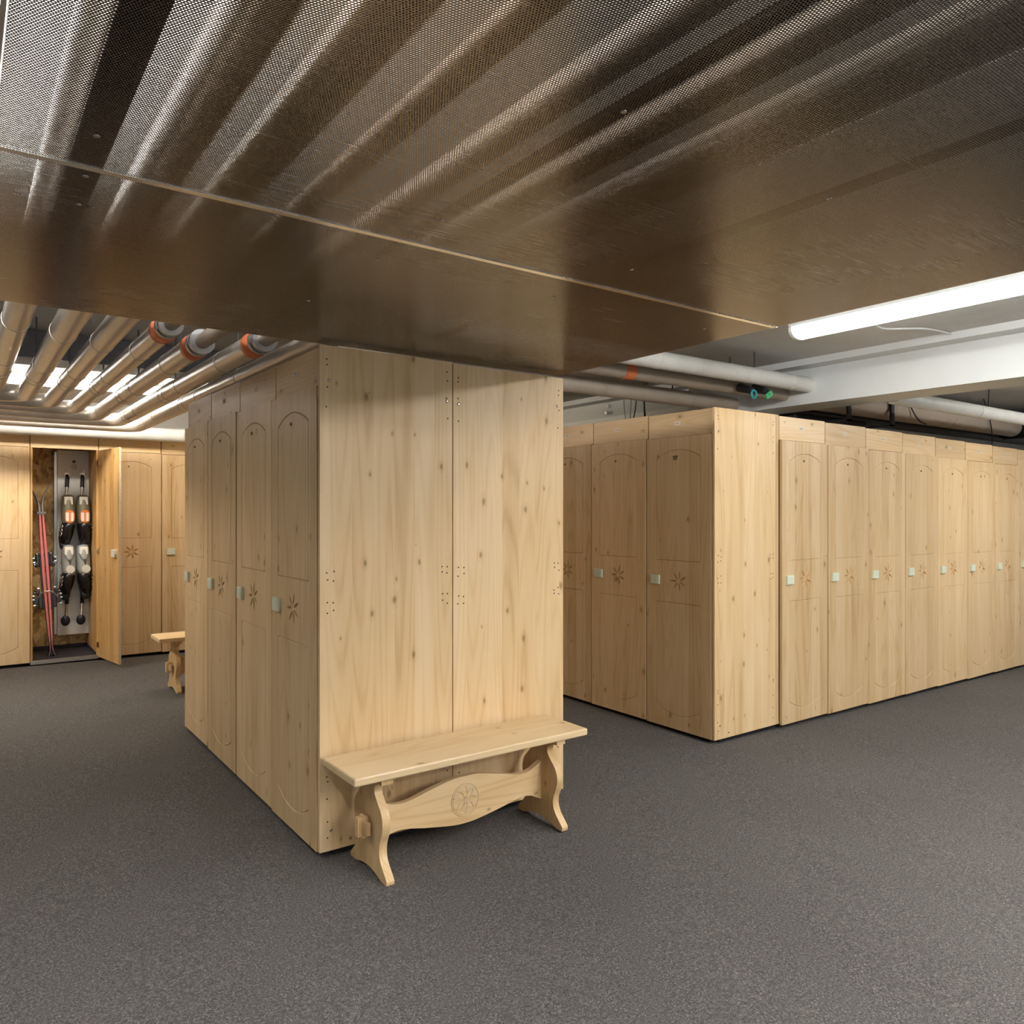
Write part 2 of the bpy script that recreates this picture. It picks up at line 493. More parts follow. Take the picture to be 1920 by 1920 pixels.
def door_mesh(x_off=0.0, w_=WD, carved=True):
    """front at y=-0.021, back at y=0; routed panels and a star carved into the front"""
    m = MB(); T = -0.021
    rect = [(0, 0), (w_, 0), (w_, HD), (0, HD)]
    P = lambda p, y: (p[0] + x_off, y, p[1])
    gw, gd = 0.0065, 0.0050
    loops = [(panel_loop(w_, 0, u), panel_loop(w_, gw / 2, u), panel_loop(w_, gw, u)) for u in (True, False)] if carved else []
    pet = petals(w_ / 2 + 0.004, 1.014, 0.010, 0.077, 0.019, 7, pi) if carved else []
    polys = [rect] + [l[0] for l in loops] + [p[0] for p in pet]
    flat = [p for pl in polys for p in pl]
    n = len(m.v); m.v += [P(p, T) for p in flat]
    for t in geometry.tessellate_polygon([[Vector((p[0], p[1], 0)) for p in pl] for pl in polys]):
        m.face([n + i for i in t])
    for lo, mi, inn in loops:
        k = len(lo); a = len(m.v)
        m.v += [P(p, T) for p in lo] + [P(p, T + gd) for p in mi] + [P(p, T) for p in inn]
        for i in range(k):
            j = (i + 1) % k
            m.face((a + i, a + j, a + k + j, a + k + i)); m.face((a + k + i, a + k + j, a + 2 * k + j, a + 2 * k + i))
        for t in geometry.tessellate_polygon([[Vector((p[0], p[1], 0)) for p in inn]]):
            m.face([a + 2 * k + i for i in t])
    for lo, mid in pet:
        a = len(m.v); k = len(lo)
        dep = [0, 0.009, 0.011, 0.008, 0]
        m.v += [P(p, T) for p in lo] + [P(p, T + d) for p, d in zip(mid, dep)]
        up = [0, 1, 2, 3, 4]; dn = [0, 7, 6, 5, 4]
        m.cur = 1
        for i in range(4):
            for side in (up, dn):
                q = [a + side[i], a + side[i + 1], a + k + i + 1, a + k + i]
                if i == 0: q = [q[0], q[1], q[2]]
                if i == 3: q = [q[0], q[1], q[3]]
                m.face(q)
        m.cur = 0
    c = [(0, 0), (w_, 0), (w_, HD), (0, HD)]
    for i in range(4):
        j = (i + 1) % 4
        m.quad(P(c[i], T), P(c[j], T), P(c[j], 0), P(c[i], 0))
    m.quad(*[P(p, 0) for p in c[::-1]])
    return m


def keypad_builder(parent, loc):
    k = MB().box(-0.040, 0.040, -0.014, 0, -0.0315, 0.0315)
    k.cur = 1
    for r in range(3):
        for c in range(4):
            k.box(-0.031 + c * 0.0165, -0.0185 + c * 0.0165, -0.0165, -0.0135, -0.024 + r * 0.0165, -0.0115 + r * 0.0165)
    o = k.build('keypad', [M['keypad'], M['keybtn']], parent, loc)
    o['label'] = 'pale green keypad lock'
    return o


def plate_builder(parent, loc):
    p = MB().box(-0.024, 0.024, -0.0015, 0, -0.013, 0.013); p.cur = 1
    for i in range(3): p.box(-0.014 + i * 0.0105, -0.007 + i * 0.0105, -0.0018, -0.0014, -0.006, 0.006)
    o = p.build('number_label', [M['paper'], plain('faded_ink', (0.42, 0.35, 0.28), 0.8)] if 'fade' not in M else [M['paper'], M['fade']], parent, loc)
    return o


M['fade'] = plain('faded_print', (0.42, 0.35, 0.28), 0.8)
G = 0.03


def carcass_mesh(D):
    m = MB()
    t = 0.018
    m.box(0.002, t, 0.018, D, 0, HT - 0.003).box(W - t, W - 0.002, 0.018, D, 0, HT - 0.003)
    m.box(t, W - t, D - t, D, 0, HT - 0.003).box(t, W - t, 0.018, D - t, HT - t, HT - 0.003).box(t, W - t, 0.018, D - t, 0, t)
    return m


def proto_locker(D):
    e = thing('pine_locker', 'x', 'locker')
    carcass_mesh(D).build('carcass', M['pine'], e, (0, 0, G))
    fa = MB().box(0.005, W - 0.005, -0.002, 0.018, HD + 0.004, HT).build('fascia', M['pine_h'], e, (0, 0, G), bevel=0.0012)
    plate_builder(fa, (W / 2 - 0.02, -0.002, HD + 0.095))
    d = door_mesh().build('door', [M['pine'], M['carved']], e, (0.0045, -0.001, G), recalc=True)
    keypad_builder(d, (0.083, -0.021, 1.016))
    pg = MB(); pg.tube([(0, 0, 0), (0, -0.004, 0)], 0.008, 12); pg.build('number_stud', M['peg'], d, (WD / 2 - 0.02, -0.0205, 1.862))
    MB().box(0.0, W, 0.05, D - 0.01, -0.026, 0.012).build('plinth', M['black'], e, (0, 0, G))
    return e


PROTO = {}
USED = set()


def locker(label, x, y, rotz, D, group, side=None, jig=True):
    """side: 'R' / 'L' adds a full end panel on that side"""
    if D not in PROTO: PROTO[D] = proto_locker(D)
    e = PROTO[D] if D not in USED else copy_tree(PROTO[D])
    USED.add(D)
    c = Matrix.Rotation(rotz, 3, 'Z') @ Vector((W / 2, D / 2, 0))
    e.location = (x, y, fz(x + c.x, y + c.y)); e.rotation_euler = (0, 0, rotz)
    tag(e, label, 'locker', group)
    if jig:
        for ch in e.children:
            if ch.name.startswith('door'):
                ch.rotation_euler = (0, 0, random.uniform(-0.004, 0.0))
                ch.location = (0.0045 + random.uniform(-.0008, .0008), -0.001 - random.uniform(0, .003), G + random.uniform(-.002, .001))
    return e


def side_panel(e, D, x0, x1, holes=True, seed=1):
    """full-height end board with screws and screw holes; outer face at x0 (or x1)"""
    p = MB().box(x0, x1, -0.0215, D, 0.0, HT).build('side_panel', M['pine'], e, (0, 0, G), bevel=0.002)
    if holes:
        rs = random.Random(seed)
        xo = x1 if x1 > W / 2 else x0
        sg = 1 if x1 > W / 2 else -1
        for yy in (0.012, D - 0.03):
            for zz in (2.11, 2.085, 2.00, 1.90, 1.20, 1.165, 1.06, 1.03, 0.33, 0.30, 0.12, 0.05, 0.22):
                for dy in ((0, 0.028) if 1.0 < zz < 1.25 else (0,)):
                    s_ = MB().tube([(xo - sg * .002, 0, 0), (xo + sg * .0009, 0, 0)], 0.0038, 8)
                    s_.build('screw_hole', M['hole'], p, (0, yy + (dy if yy < 0.1 else -dy) + rs.uniform(-.004, .004), zz + rs.uniform(-.01, .01)))
        for yy, zz in ((0.02, 2.02), (0.03, 0.09), (0.12, 0.035), (D - .03, 1.98)):
            s_ = MB().tube([(xo - sg * .002, 0, 0), (xo + sg * .0025, 0, 0), (xo + sg * .004, 0, 0)], [0.007, 0.007, 0.003], 10)
            s_.build('screw', M['screw'], p, (0, yy, zz))
    return p


R90 = pi / 2
ORD = ['nearest', 'second', 'third', 'fourth', 'fifth', 'sixth', 'seventh', 'eighth', 'ninth']
gA, gA2, gB, gC, gL = ('lockers on the left side of the central block', 'lockers on the right side of the central block',
                       'lockers facing the central block', 'long right-hand locker row', 'locker row at the far left wall')
for k in range(4):
    e = locker(['pine locker at the front corner of the shaded left side of the central block',
                'second pine locker from the front corner on the shaded left side of the central block',
                'third pine locker from the front corner on the shaded left side of the central block',
                'last pine locker at the far end of the shaded left side of the central block'][k],
               1.292, 3.071 + W * (k + 1), -R90, 0.65, gA)
    if k == 0: LA_ = e
for k in range(4):
    e = locker(['pine locker whose end board backs the right half of the near bench',
                'second pine locker on the hidden right side of the central block',
                'third pine locker on the hidden right side of the central block',
                'last pine locker on the hidden right side of the central block'][k],
               2.612, 3.071 + W * k, R90, 0.67, gA2)
    if k == 0: LR_ = e
for k in range(6):
    e = locker(['pine locker at the corner of the right-hand block, number 87 on its shaded door',
                'second pine locker from the corner on the shaded side of the right-hand block',
                'third pine locker on the shaded face of the right block, partly behind the central block',
                'fourth pine locker on the shaded face of the right block, behind the central block',
                'fifth pine locker on the shaded face of the right block, behind the central block',
                'sixth pine locker on the shaded face of the right block, behind the central block'][k],
               4.062, 3.204 + W * (k + 1), -R90, 0.64, gB)
    if k == 0: LB_ = e
for k in range(8):
    locker((['first pine locker of the bright right-hand row, next to the corner end board'] +
            ['%s pine locker of the bright right-hand row, counted from the corner end board' % o for o in ORD[1:7]] +
            ['eighth pine locker of the bright right-hand row, cut off by the right picture edge'])[k],
           4.743 + W * k, 3.186, 0, 0.66, gC)
for k, lab in ((-3, 'pine locker outside the left picture edge, third before the open locker'), (-2, 'pine locker outside the left picture edge, second before the open locker'),
               (-1, 'pine locker left of the open ski locker, cut by the left picture edge'),
               (1, 'pine locker right of the open ski locker, partly behind its open door'),
               (2, 'pine locker behind the far bench, beside the central block'), (3, 'pine locker of the far row hidden behind the central block')):
    locker(lab, 0.566 + W * k, 8.2, 0, 0.68, gL)

side_panel(LA_, 0.6475, W + 0.0005, W + 0.0205, seed=3)
side_panel(LR_, 0.668, -0.0205, -0.0005, seed=4)
side_panel(LB_, 0.64, W + 0.0005, W + 0.0205, seed=5)
MB().box(W - 0.02, W + 0.018, 0.645, 0.676, 0, HT).build('filler_strip', M['pine'], LB_, (0, 0, G))
d = [c for c in LB_.children if c.name.startswith('door')][0]
cu = bpy.data.curves.new('door_number', 'FONT'); cu.body = '87'; cu.size = 0.042; cu.extrude = 0.0006; cu.align_x = 'CENTER'; cu.align_y = 'CENTER'
cu.offset = 0.001
cu.materials.append(M['ink'])
tmp_ = bpy.data.objects.new('tmp_text', cu); COL.objects.link(tmp_)
bpy.context.view_layer.update()
me_ = bpy.data.meshes.new_from_object(tmp_.evaluated_get(bpy.context.evaluated_depsgraph_get()))
me_.name = 'door_number'; bpy.data.objects.remove(tmp_)
to = bpy.data.objects.new('door_number', me_); COL.objects.link(to); to.parent = d
to.location = (WD / 2 - 0.02, -0.0222, 1.855); to.rotation_euler = (pi / 2, 0, 0)
for c in d.children:
    if c.name.startswith('number_stud'): bpy.data.objects.remove(c)

# --- the open locker
OX, OY = 0.566, 8.2
oz = fz(OX + W / 2, OY + 0.34)
e = thing('pine_locker', 'open pine locker with skis, boots and a white boot dryer inside', 'locker', (OX, OY, oz), 0, gL)
t_ = 0.018; D = 0.68
cm = MB().box(0.002, t_, 0.0, D, 0, HT - 0.003).box(W - t_, W - 0.002, 0.0, D, 0, HT - 0.003).box(t_, W - t_, 0.018, D, HT - t_, HT - 0.003)
cm.build('carcass', M['pine_inside'], e, (0, 0, G))
MB().box(t_, W - t_, D - t_, D, 0.0, HT - t_).build('back_board', M['osb'], e, (0, 0, G))['label'] = 'speckled chipboard back'
MB().box(t_, t_ + 0.004, 0.02, D - t_, 0.02, HT - t_).build('lining_board', M['osb'], e, (0, 0, G))
MB().box(t_, W - t_, 0.018, D - t_, 0.0, 0.015).box(t_, W - t_, D - t_ - 0.012, D - t_, 0.015, 0.045).box(W - t_ - .008, W - t_, 0.018, D - t_, 0.015, 0.04).build('floor_tray', M['mat'], e, (0, 0, G))
MB().box(0.0, W, -0.012, 0.018, -0.02, 0.017).build('threshold_strip', M['alu'], e, (0, 0, G), bevel=0.003)
fa = MB().box(0.005, W - 0.005, -0.002, 0.018, HD + 0.004, HT).build('fascia', M['pine_h'], e, (0, 0, G), bevel=0.0012)
plate_builder(fa, (W / 2 - 0.02, -0.002, HD + 0.095))
MB().box(0.0, W, 0.05, D - 0.01, -0.026, 0.0).build('plinth', M['black'], e, (0, 0, G))
dm = door_mesh(x_off=-WD)
d = dm.build('door', [M['pine_inside'], M['carved']], e, (W - 0.006, -0.002, G))
d.rotation_euler = (0, 0, radians(100))
d['label'] = 'door standing open, orange inner face towards the room'
lb = MB().box(-WD + 0.045, -WD + 0.115, 0.0, 0.032, 0.985, 1.055)
lb.build('lock_box', M['cream'], d, bevel=0.004)
MB().tube([(-WD + 0.052, 0.016, 1.005), (-WD + 0.040, 0.016, 1.005)], 0.008, 10).build('lock_bolt', M['screw'], d)
keypad_builder(d, (-WD + 0.083, -0.021, 1.016))
for zz in (0.12, 1.03, 1.88):
    MB().box(-0.055, -0.012, 0.0, 0.012, zz - 0.025, zz + 0.025).box(-0.03, 0.012, 0.004, 0.010, zz - 0.008, zz + 0.008).build('hinge', M['brass'], d)
eb = MB().box(-WD - 0.0015, -WD - 0.0001, -0.020, -0.001, 0.0, HD).build('edge_band', plain('chipboard_edge', (0.55, 0.46, 0.33), 0.8, noise=0.4, nscale=160), d)

# ------------------------------------------------------------------ benches
def bench(label, x0, y0, L=1.22, DP=0.32):
    """x0,y0: left front corner of the seat"""
    cxm, cym = x0 + L / 2, y0 + DP / 2
    e = thing('wooden_bench', label, 'bench', (x0, y0, fz(cxm, cym)), 0, 'carved pine benches')
    tilt = 0
    ST = 0.455
    seat = MB().box(0, L, 0, DP, ST - 0.034, ST).build('seat', M['pine_seat'], e, bevel=0.007)
    half = [(0.166, 0.0), (0.168, 0.020), (0.146, 0.044), (0.116, 0.076), (0.103, 0.112), (0.108, 0.150), (0.126, 0.190), (0.134, 0.232),
            (0.120, 0.278), (0.084, 0.316), (0.062, 0.345), (0.066, 0.372), (0.092, 0.388), (0.112, 0.396), (0.114, 0.421)]
    hs = catmull(half, 4)
    arch = catmull([(-0.128, 0.0), (-0.105, 0.008), (-0.06, 0.020), (0.0, 0.026), (0.06, 0.020), (0.105, 0.008), (0.128, 0.0)], 4)
    cy_ = DP / 2
    prof = [(cy_ + a, z) for a, z in hs] + [(cy_ - a, z) for a, z in reversed(hs)] + [(cy_ + a, z) for a, z in arch]
    for lx in (0.135, L - 0.170):
        MB().prism(prof, lx, lx + 0.036, 'x').build('leg', M['pine_leg'], e, bevel=0.004)
        MB().box(lx - 0.008, lx + 0.044, 0.02, DP - 0.02, ST - 0.058, ST - 0.034).build('batten', M['pine_leg'], e)
    a0, a1 = 0.171, L - 0.170
    xs = lambda t: a0 + (a1 - a0) * t
    top = catmull([(xs(0), 0.292), (xs(.04), 0.272), (xs(.09), 0.256), (xs(.17), 0.255), (xs(.30), 0.281), (xs(.42), 0.302), (xs(.5), 0.305), (xs(.58), 0.302), (xs(.70), 0.281), (xs(.83), 0.255), (xs(.91), 0.256), (xs(.96), 0.272), (xs(1), 0.292)], 4)
    bot = catmull([(xs(0), 0.108), (xs(.04), 0.124), (xs(.08), 0.138), (xs(.15), 0.140), (xs(.28), 0.118), (xs(.42), 0.098), (xs(.5), 0.094), (xs(.58), 0.098), (xs(.72), 0.118), (xs(.85), 0.140), (xs(.92), 0.138), (xs(.96), 0.124), (xs(1), 0.108)], 4)
    yc = DP / 2
    s = MB().prism(bot + top[::-1], yc - 0.014, yc + 0.014, 'y').build('stretcher', M['pine_h'], e, bevel=0.002)
    # carved rosette: ring groove and eight-petal star
    r = MB(); cx_, cz_ = xs(.5), 0.200
    circ = lambda rad: [(cx_ + rad * cos(2 * pi * i / 40), cz_ + rad * sin(2 * pi * i / 40)) for i in range(40)]
    Pn = lambda p, y: (p[0], y, p[1]); yf = yc - 0.0165
    pet = petals(cx_, cz_, 0.004, 0.063, 0.024, 8, pi / 8 * 0)
    ro, ri = circ(0.066), circ(0.0659)
    polys = [ro] + [p[0] for p in pet]
    flat = [p for pl in polys for p in pl]; n = len(r.v); r.v += [Pn(p, yf) for p in flat]
    for t in geometry.tessellate_polygon([[Vector((p[0], p[1], 0)) for p in pl] for pl in polys]): r.face([n + i for i in t])
    for lo, mid in pet:
        a = len(r.v); k = len(lo); dep = [0, 0.008, 0.012, 0.009, 0]
        r.v += [Pn(p, yf) for p in lo] + [Pn(p, yf + dd) for p, dd in zip(mid, dep)]
        for i in range(4):
            for side in ([0, 1, 2, 3, 4], [0, 7, 6, 5, 4]):
                q = [a + side[i], a + side[i + 1], a + k + i + 1, a + k + i]
                if i == 0: q = q[:3]
                if i == 3: q = [q[0], q[1], q[3]]
                r.face(q)
    prev = None
    for rad, yy in ((0.066, yf), (0.0675, yc - 0.0142), (0.0695, yc - 0.0142), (0.0705, yf), (0.0745, yf), (0.0755, yc - 0.0138)):
        a = len(r.v); r.v += [Pn(p, yy) for p in circ(rad)]
        if prev is not None:
            for i in range(40): r.face((prev + i, prev + (i + 1) % 40, a + (i + 1) % 40, a + i))
        prev = a
    r.build('rosette', M['pine_h'], s, recalc=False)
    for lx, sg in ((0.135, -1), (L - 0.134, 1)):
        xa = lx; xb = lx + sg * 0.052
        MB().box(min(xa, xb), max(xa, xb), yc - 0.015, yc + 0.015, 0.155, 0.235).build('tenon', M['pine_leg'], e, bevel=0.003)
        xm = lx + sg * 0.022
        MB().prism([(yc - 0.055, 0.17), (yc + 0.055, 0.177), (yc + 0.055, 0.211), (yc - 0.055, 0.222)], xm - 0.009, xm + 0.009, 'x').build('wedge', M['pine_leg'], e, bevel=0.002)
        MB().box(xm - 0.010, xm + 0.010, yc - 0.017, yc + 0.017, 0.150, 0.240).build('tenon_cheek', M['pine_leg'], e)
    return e


bench('carved pine bench with rosette in front of the bright end wall of the central block', 1.268, 2.702)
bench('far pine bench jutting out from behind the central block', 1.32, 6.40)

# ------------------------------------------------------------------ contents of the open locker
# boot dryer
dy = thing('boot_dryer', 'white boot dryer panel with black pegs inside the open locker', 'boot dryer', (0.838, 8.72, oz))
MB().box(0.0, 0.292, 0.0, 0.10, 0.19, 2.06).build('panel', M['panelw'], dy, bevel=0.004)
MB().box(-0.024, -0.001, 0.03, 0.118, 0.20, 2.04).build('side_flange', M['alu'], dy)
for k, zz in enumerate((1.945, 1.895)):
    r_ = 0.015 if k == 0 else 0.021
    s_ = MB()
    if k == 0: s_.tube([(0, 0, 0), (0, -0.0012, 0)], r_, 20)
    else:
        pts = [(r_ * cos(2 * pi * i / 24), -0.001, r_ * sin(2 * pi * i / 24)) for i in range(25)]
        s_.tube(pts, 0.0018, 6)
        s_.prism([(-0.012, -0.006), (-0.005, 0.004), (0.002, 0.007), (0.012, -0.006), (0.004, 0.0), (-0.004, -0.001)], -0.0015, -0.0005, 'y')
    if k == 0:
        s_.cur = 1
        s_.prism([(-0.006, -0.007), (0.006, 0.0), (-0.006, 0.007), (-0.002, 0.0)], -0.0020, -0.0012, 'y')
    s_.build('symbol', [plain('symbol_blue_black', (0.035, 0.03, 0.07), 0.5), M['cream']], dy, (0.148, -0.0005, zz))
for row, zt in enumerate((1.80, 1.205, 0.62)):
    for cxp in (0.085, 0.222):
        a = MB().box(-0.020, 0.020, -0.003, 0.004, -0.012, 0.03).build('peg_mount', M['alu'], dy, (cxp, 0, zt))
        p = MB(); p.cur = 0
        p.tube([(0.0, -0.005, 0.005), (0.001, -0.022, -0.02), (-0.006, -0.045, -0.115)], [0.016, 0.019, 0.018], 14)
        p.cur = 1
        p.tube([(-0.006, -0.045, -0.115), (-0.018, -0.085, -0.235)], 0.012, 12)
        p.cur = 0
        q = [(-0.022, -0.088, -0.255), (-0.0225, -0.094, -0.2555)]
        # oval disc
        rings = []
        for yy, k_ in ((-0.084, 0.9), (-0.092, 1.0), (-0.100, 0.92)):
            rings.append([(-0.022 + 0.042 * k_ * cos(2 * pi * i / 24), yy, -0.275 + 0.052 * k_ * sin(2 * pi * i / 24)) for i in range(24)])
        p.loft(rings, 24)
        p.build('drying_peg', [M['rubber'], M['alu']], dy, (cxp, 0, zt))


# ski boots hanging on the upper two rows of pegs
def boot(label, x, z, kind, mir):
    e = thing('ski_boot', label, 'ski boot', (x, 8.49, oz + z + 0.01), 0, 'ski boots on the dryer')
    e.scale = (1.06, 1.06, 1.06)
    up = M['olive'] if kind == 0 else M['greyp']
    def ring(cx, cy, cz, rx, ry, tilt=0.0, n=20):
        out = []
        for i in range(n):
            a = 2 * pi * i / n
            px, py = rx * cos(a), ry * sin(a)
            out.append((cx + px, cy + py * cos(tilt), cz + py * sin(tilt)))
        return out
    cuff = MB().loft([ring(0, 0.055, 0.0, 0.048, 0.075, -.25), ring(0, 0.045, -0.05, 0.056, 0.085, -.2), ring(0.002, 0.030, -0.14, 0.060, 0.088, -.1), ring(0.004, 0.015, -0.22, 0.058, 0.084), ring(0.005, 0.010, -0.26, 0.052, 0.078)], 20)
    cuff.build('cuff', up, e)
    k = mir
    shell = MB().loft([ring(0.004, 0.016, -0.23, 0.052, 0.080), ring(-0.004 * k, 0.015, -0.28, 0.058, 0.090), ring(-0.012 * k, 0.035, -0.33, 0.060, 0.098, .25), ring(-0.020 * k, 0.065, -0.385, 0.055, 0.085, .5), ring(-0.024 * k, 0.09, -0.43, 0.046, 0.062, .7), ring(-0.026 * k, 0.105, -0.455, 0.026, 0.034, .8)], 20)
    shell.build('shell', M['blackp'], e)
    so = MB().loft([ring(-0.022 * k, 0.045, -0.415, 0.042, 0.05, .75), ring(-0.025 * k, 0.055, -0.455, 0.044, 0.05, .75), ring(-0.026 * k, 0.065, -0.472, 0.036, 0.042, .75)], 20)
    so.build('sole', M['rubber'], e)
    pad = MB().box(-0.036, 0.036, -0.036, -0.024, -0.075, 0.0, rot=Matrix.Rotation(-0.12, 3, 'X')).build('spoiler_pad', M['cream'], e, bevel=0.006)
    if kind == 0:
        b = MB()
        def oval(rx, rz, y): return [(0.006 + rx * (abs(cos(a)) ** .7) * (1 if cos(a) >= 0 else -1), y, -0.185 + rz * (abs(sin(a)) ** .7) * (1 if sin(a) >= 0 else -1)) for a in [2 * pi * i / 28 for i in range(28)]]
        b.loft([oval(0.040, 0.058, -0.060), oval(0.040, 0.058, -0.068), oval(0.036, 0.053, -0.071)], 28, smooth=False)
        bo_ = b.build('heel_badge', M['orange'], e)
        MB().box(-0.026, -0.002, -0.0735, -0.070, -0.228, -0.148).box(0.014, 0.036, -0.0735, -0.070, -0.228, -0.148).build('badge_print', M['badge'], bo_, bevel=0.001)
    else:
        b = MB().tube([(0.012 - 0.004 * k, -0.056, -0.205), (0.012 - 0.004 * k, -0.072, -0.207)], 0.036, 24).build('heel_badge', M['cream'], e)
        st = MB()
        for sx in (-1, 1):
            st.tube([(sx * 0.042, -0.045, -0.06), (sx * 0.028, -0.060, -0.10), (0.004 + sx * 0.006, -0.066, -0.13), (0.008, -0.068, -0.165)], 0.0035, 8)
        st.box(-0.004, 0.016, -0.074, -0.064, -0.142, -0.115)
        st.build('spine_strap', plain('dark_grey_strap', (0.09, 0.09, 0.09), 0.4), e)
    for j, zz in enumerate((-0.275, -0.31, -0.345)):
        bk = MB().box(-0.004, 0.012, -0.055, 0.035, -0.006, 0.006, rot=Matrix.Rotation(0.35, 3, 'X')).box(0.008, 0.016, -0.06, -0.02, -0.009, 0.009)
        o = bk.build('buckle', M['chrome'], e, (-k * (0.064 + 0.003 * j), 0.0 + 0.012 * j, zz), bevel=0.001)
    return e


for label, x, z, kind, mir in (('olive ski boot with orange badge on the left upper drying peg', 0.838 + 0.072, 1.575, 0, 1),
                               ('olive ski boot with orange badge on the right upper drying peg', 0.838 + 0.205, 1.575, 0, -1),
                               ('grey ski boot with round badge on the left middle drying peg', 0.838 + 0.075, 1.08, 1, 1),
                               ('grey ski boot with round badge on the right middle drying peg', 0.838 + 0.205, 1.08, 1, -1)):
    boot(label, x, z, kind, mir)


# skis, base to base, seen on edge
def m_topsheet():
    t = NT('ski_topsheet'); tc = t.n('ShaderNodeTexCoord'); sp = t.n('ShaderNodeSeparateXYZ'); t.l(tc.outputs['Object'], sp.inputs[0])
    f = t.math('DIVIDE', sp.outputs[2], 1.65)
    t.set(**{'Base Color': t.ramp(f, [(0.0, (0.02, 0.02, 0.03)), (0.42, (0.02, 0.015, 0.02)), (0.52, (0.16, 0.02, 0.03)), (0.80, (0.16, 0.02, 0.03)), (0.84, (0.015, 0.015, 0.02))]), 'Roughness': 0.25})
    return t.m


def m_skiedge():
    t = NT('ski_sidewall'); tc = t.n('ShaderNodeTexCoord'); sp = t.n('ShaderNodeSeparateXYZ'); t.l(tc.outputs['Object'], sp.inputs[0])
    f = t.math('DIVIDE', sp.outputs[2], 1.65)
    t.set(**{'Base Color': t.ramp(f, [(0.0, (0.12, 0.10, 0.13)), (0.08, (0.35, 0.12, 0.14)), (0.12, (0.80, 0.22, 0.22)), (0.80, (0.80, 0.20, 0.22)), (0.84, (0.35, 0.35, 0.36))]), 'Roughness': 0.35})
    return t.m


M['topsheet'] = m_topsheet(); M['sidewall'] = m_skiedge()


def ski(label, loc, sg, rot):
    e = thing('ski', label, 'ski', loc, 0, 'pair of skis in the open locker')
    e.rotation_euler = rot
    Ls = 1.65
    body, top = MB(), MB()
    rb, rt = [], []
    for i in range(34):
        t = i / 33; z = Ls * t
        off = 0.0015 + 0.003 * sin(pi * min(1, t / 0.85))
        if t > 0.86: off += 0.075 * ((t - 0.86) / 0.14) ** 2
        if t < 0.06: off += 0.02 * ((0.06 - t) / 0.06) ** 2
        wd = 0.042 + 0.016 * (2 * t - 1) ** 2
        if t > 0.93: wd *= max(0.15, 1 - ((t - 0.93) / 0.07) ** 2 * 0.85)
        th = 0.008 + 0.013 * sin(pi * min(1, max(0, t)))
        x0, x1 = off, off + th
        rb.append([(sg * x0, -wd, z), (sg * x1, -wd, z), (sg * x1, wd, z), (sg * x0, wd, z)])
        rt.append([(sg * (x1 + .0002), -wd * .98, z), (sg * (x1 + .0012), -wd * .96, z), (sg * (x1 + .0012), wd * .96, z), (sg * (x1 + .0002), wd * .98, z)])
    body.loft(rb, 4, smooth=False).build('body', M['sidewall'], e)
    top.loft(rt, 4, smooth=False).build('topsheet', M['topsheet'], e)
    x = sg * 0.030
    def bx(m_, a, b, y0, y1, z0, z1): m_.box(min(a, b), max(a, b), y0, y1, z0, z1)
    pl = MB(); bx(pl, sg * 0.026, sg * 0.040, -0.035, 0.035, 0.44, 1.00); pl.build('binding_plate', M['blackp'], e, bevel=0.003)
    h = MB()     # heel piece (lower)
    bx(h, sg * 0.038, sg * 0.075, -0.036, 0.036, 0.46, 0.60); bx(h, sg * 0.070, sg * 0.115, -0.030, 0.030, 0.50, 0.575); bx(h, sg * 0.10, sg * 0.122, -0.022, 0.022, 0.535, 0.62); bx(h, sg * 0.06, sg * 0.10, -0.040, 0.040, 0.60, 0.64)
    h.build('heel_binding', M['blackp'], e, bevel=0.006)
    tpc = MB()
    bx(tpc, sg * 0.038, sg * 0.070, -0.036, 0.036, 0.86, 0.99); bx(tpc, sg * 0.066, sg * 0.092, -0.028, 0.028, 0.87, 0.965); bx(tpc, sg * 0.055, sg * 0.080, -0.042, 0.042, 0.855, 0.90)
    tpc.build('toe_binding', M['blackp'], e, bevel=0.008)
    for z0, xx in ((0.49, 0.112), (0.58, 0.115), (0.545, 0.118), (0.61, 0.095), (0.90, 0.088), (0.94, 0.091), (0.88, 0.080), (0.65, 0.07)):
        bits = MB(); bx(bits, sg * (xx - 0.012), sg * (xx + 0.007), -0.034, -0.026, z0, z0 + 0.012)
        bits.build('binding_fitting', M['chrome'], e)
    br = MB()
    for yy in (-0.050, 0.050):
        br.tube([(sg * 0.085, yy, 0.55), (sg * 0.06, yy * 1.1, 0.60), (sg * 0.015, yy * 1.15, 0.625), (sg * -0.01, yy * 1.15, 0.615)], 0.0032, 8)
    br.build('brake_wire', M['chrome'], e)
    return e


ry = -0.058; rx = -0.085
ski('left ski of the red pair leaning in the open locker', (0.757, 8.40, oz + 0.050), -1, (rx, ry - 0.002, 0))
ski('right ski of the red pair leaning in the open locker', (0.759, 8.40, oz + 0.050), 1, (rx, ry + 0.002, 0))
st = MB().box(-0.036, 0.040, -0.056, 0.056, -0.012, 0.012)
so = st.build('ski_strap', plain('grey_strap', (0.25, 0.25, 0.27), 0.5), None, (0.757 - 0.0802, 8.40 + 0.117, oz + 0.05 + 1.375), bevel=0.004)
tag(so, 'grey strap holding the two ski tips together', 'strap')

# ------------------------------------------------------------------ perforated ceiling panels
ZS = 2.215


def sheet(label, x0, x1, y0, y1, screws=()):
    m = MB()
    for k in range(4):          # the bores of the holes: four slices through the 1.3 mm thick sheet
        z = ZS + 0.00043 * k
        m.quad((x0, y0, z), (x1, y0, z), (x1, y1, z), (x0, y1, z))
    o = m.build('perforated_panel', M['perf'])
    tag(o, label, 'ceiling panel', 'perforated steel ceiling panels')
    for sx, sy in screws:
        MB().tube([(sx, sy, ZS + 0.001), (sx, sy, ZS - 0.0015), (sx, sy, ZS - 0.003)], [0.006, 0.006, 0.002], 10).build('screw', M['screw'], o)
    return o


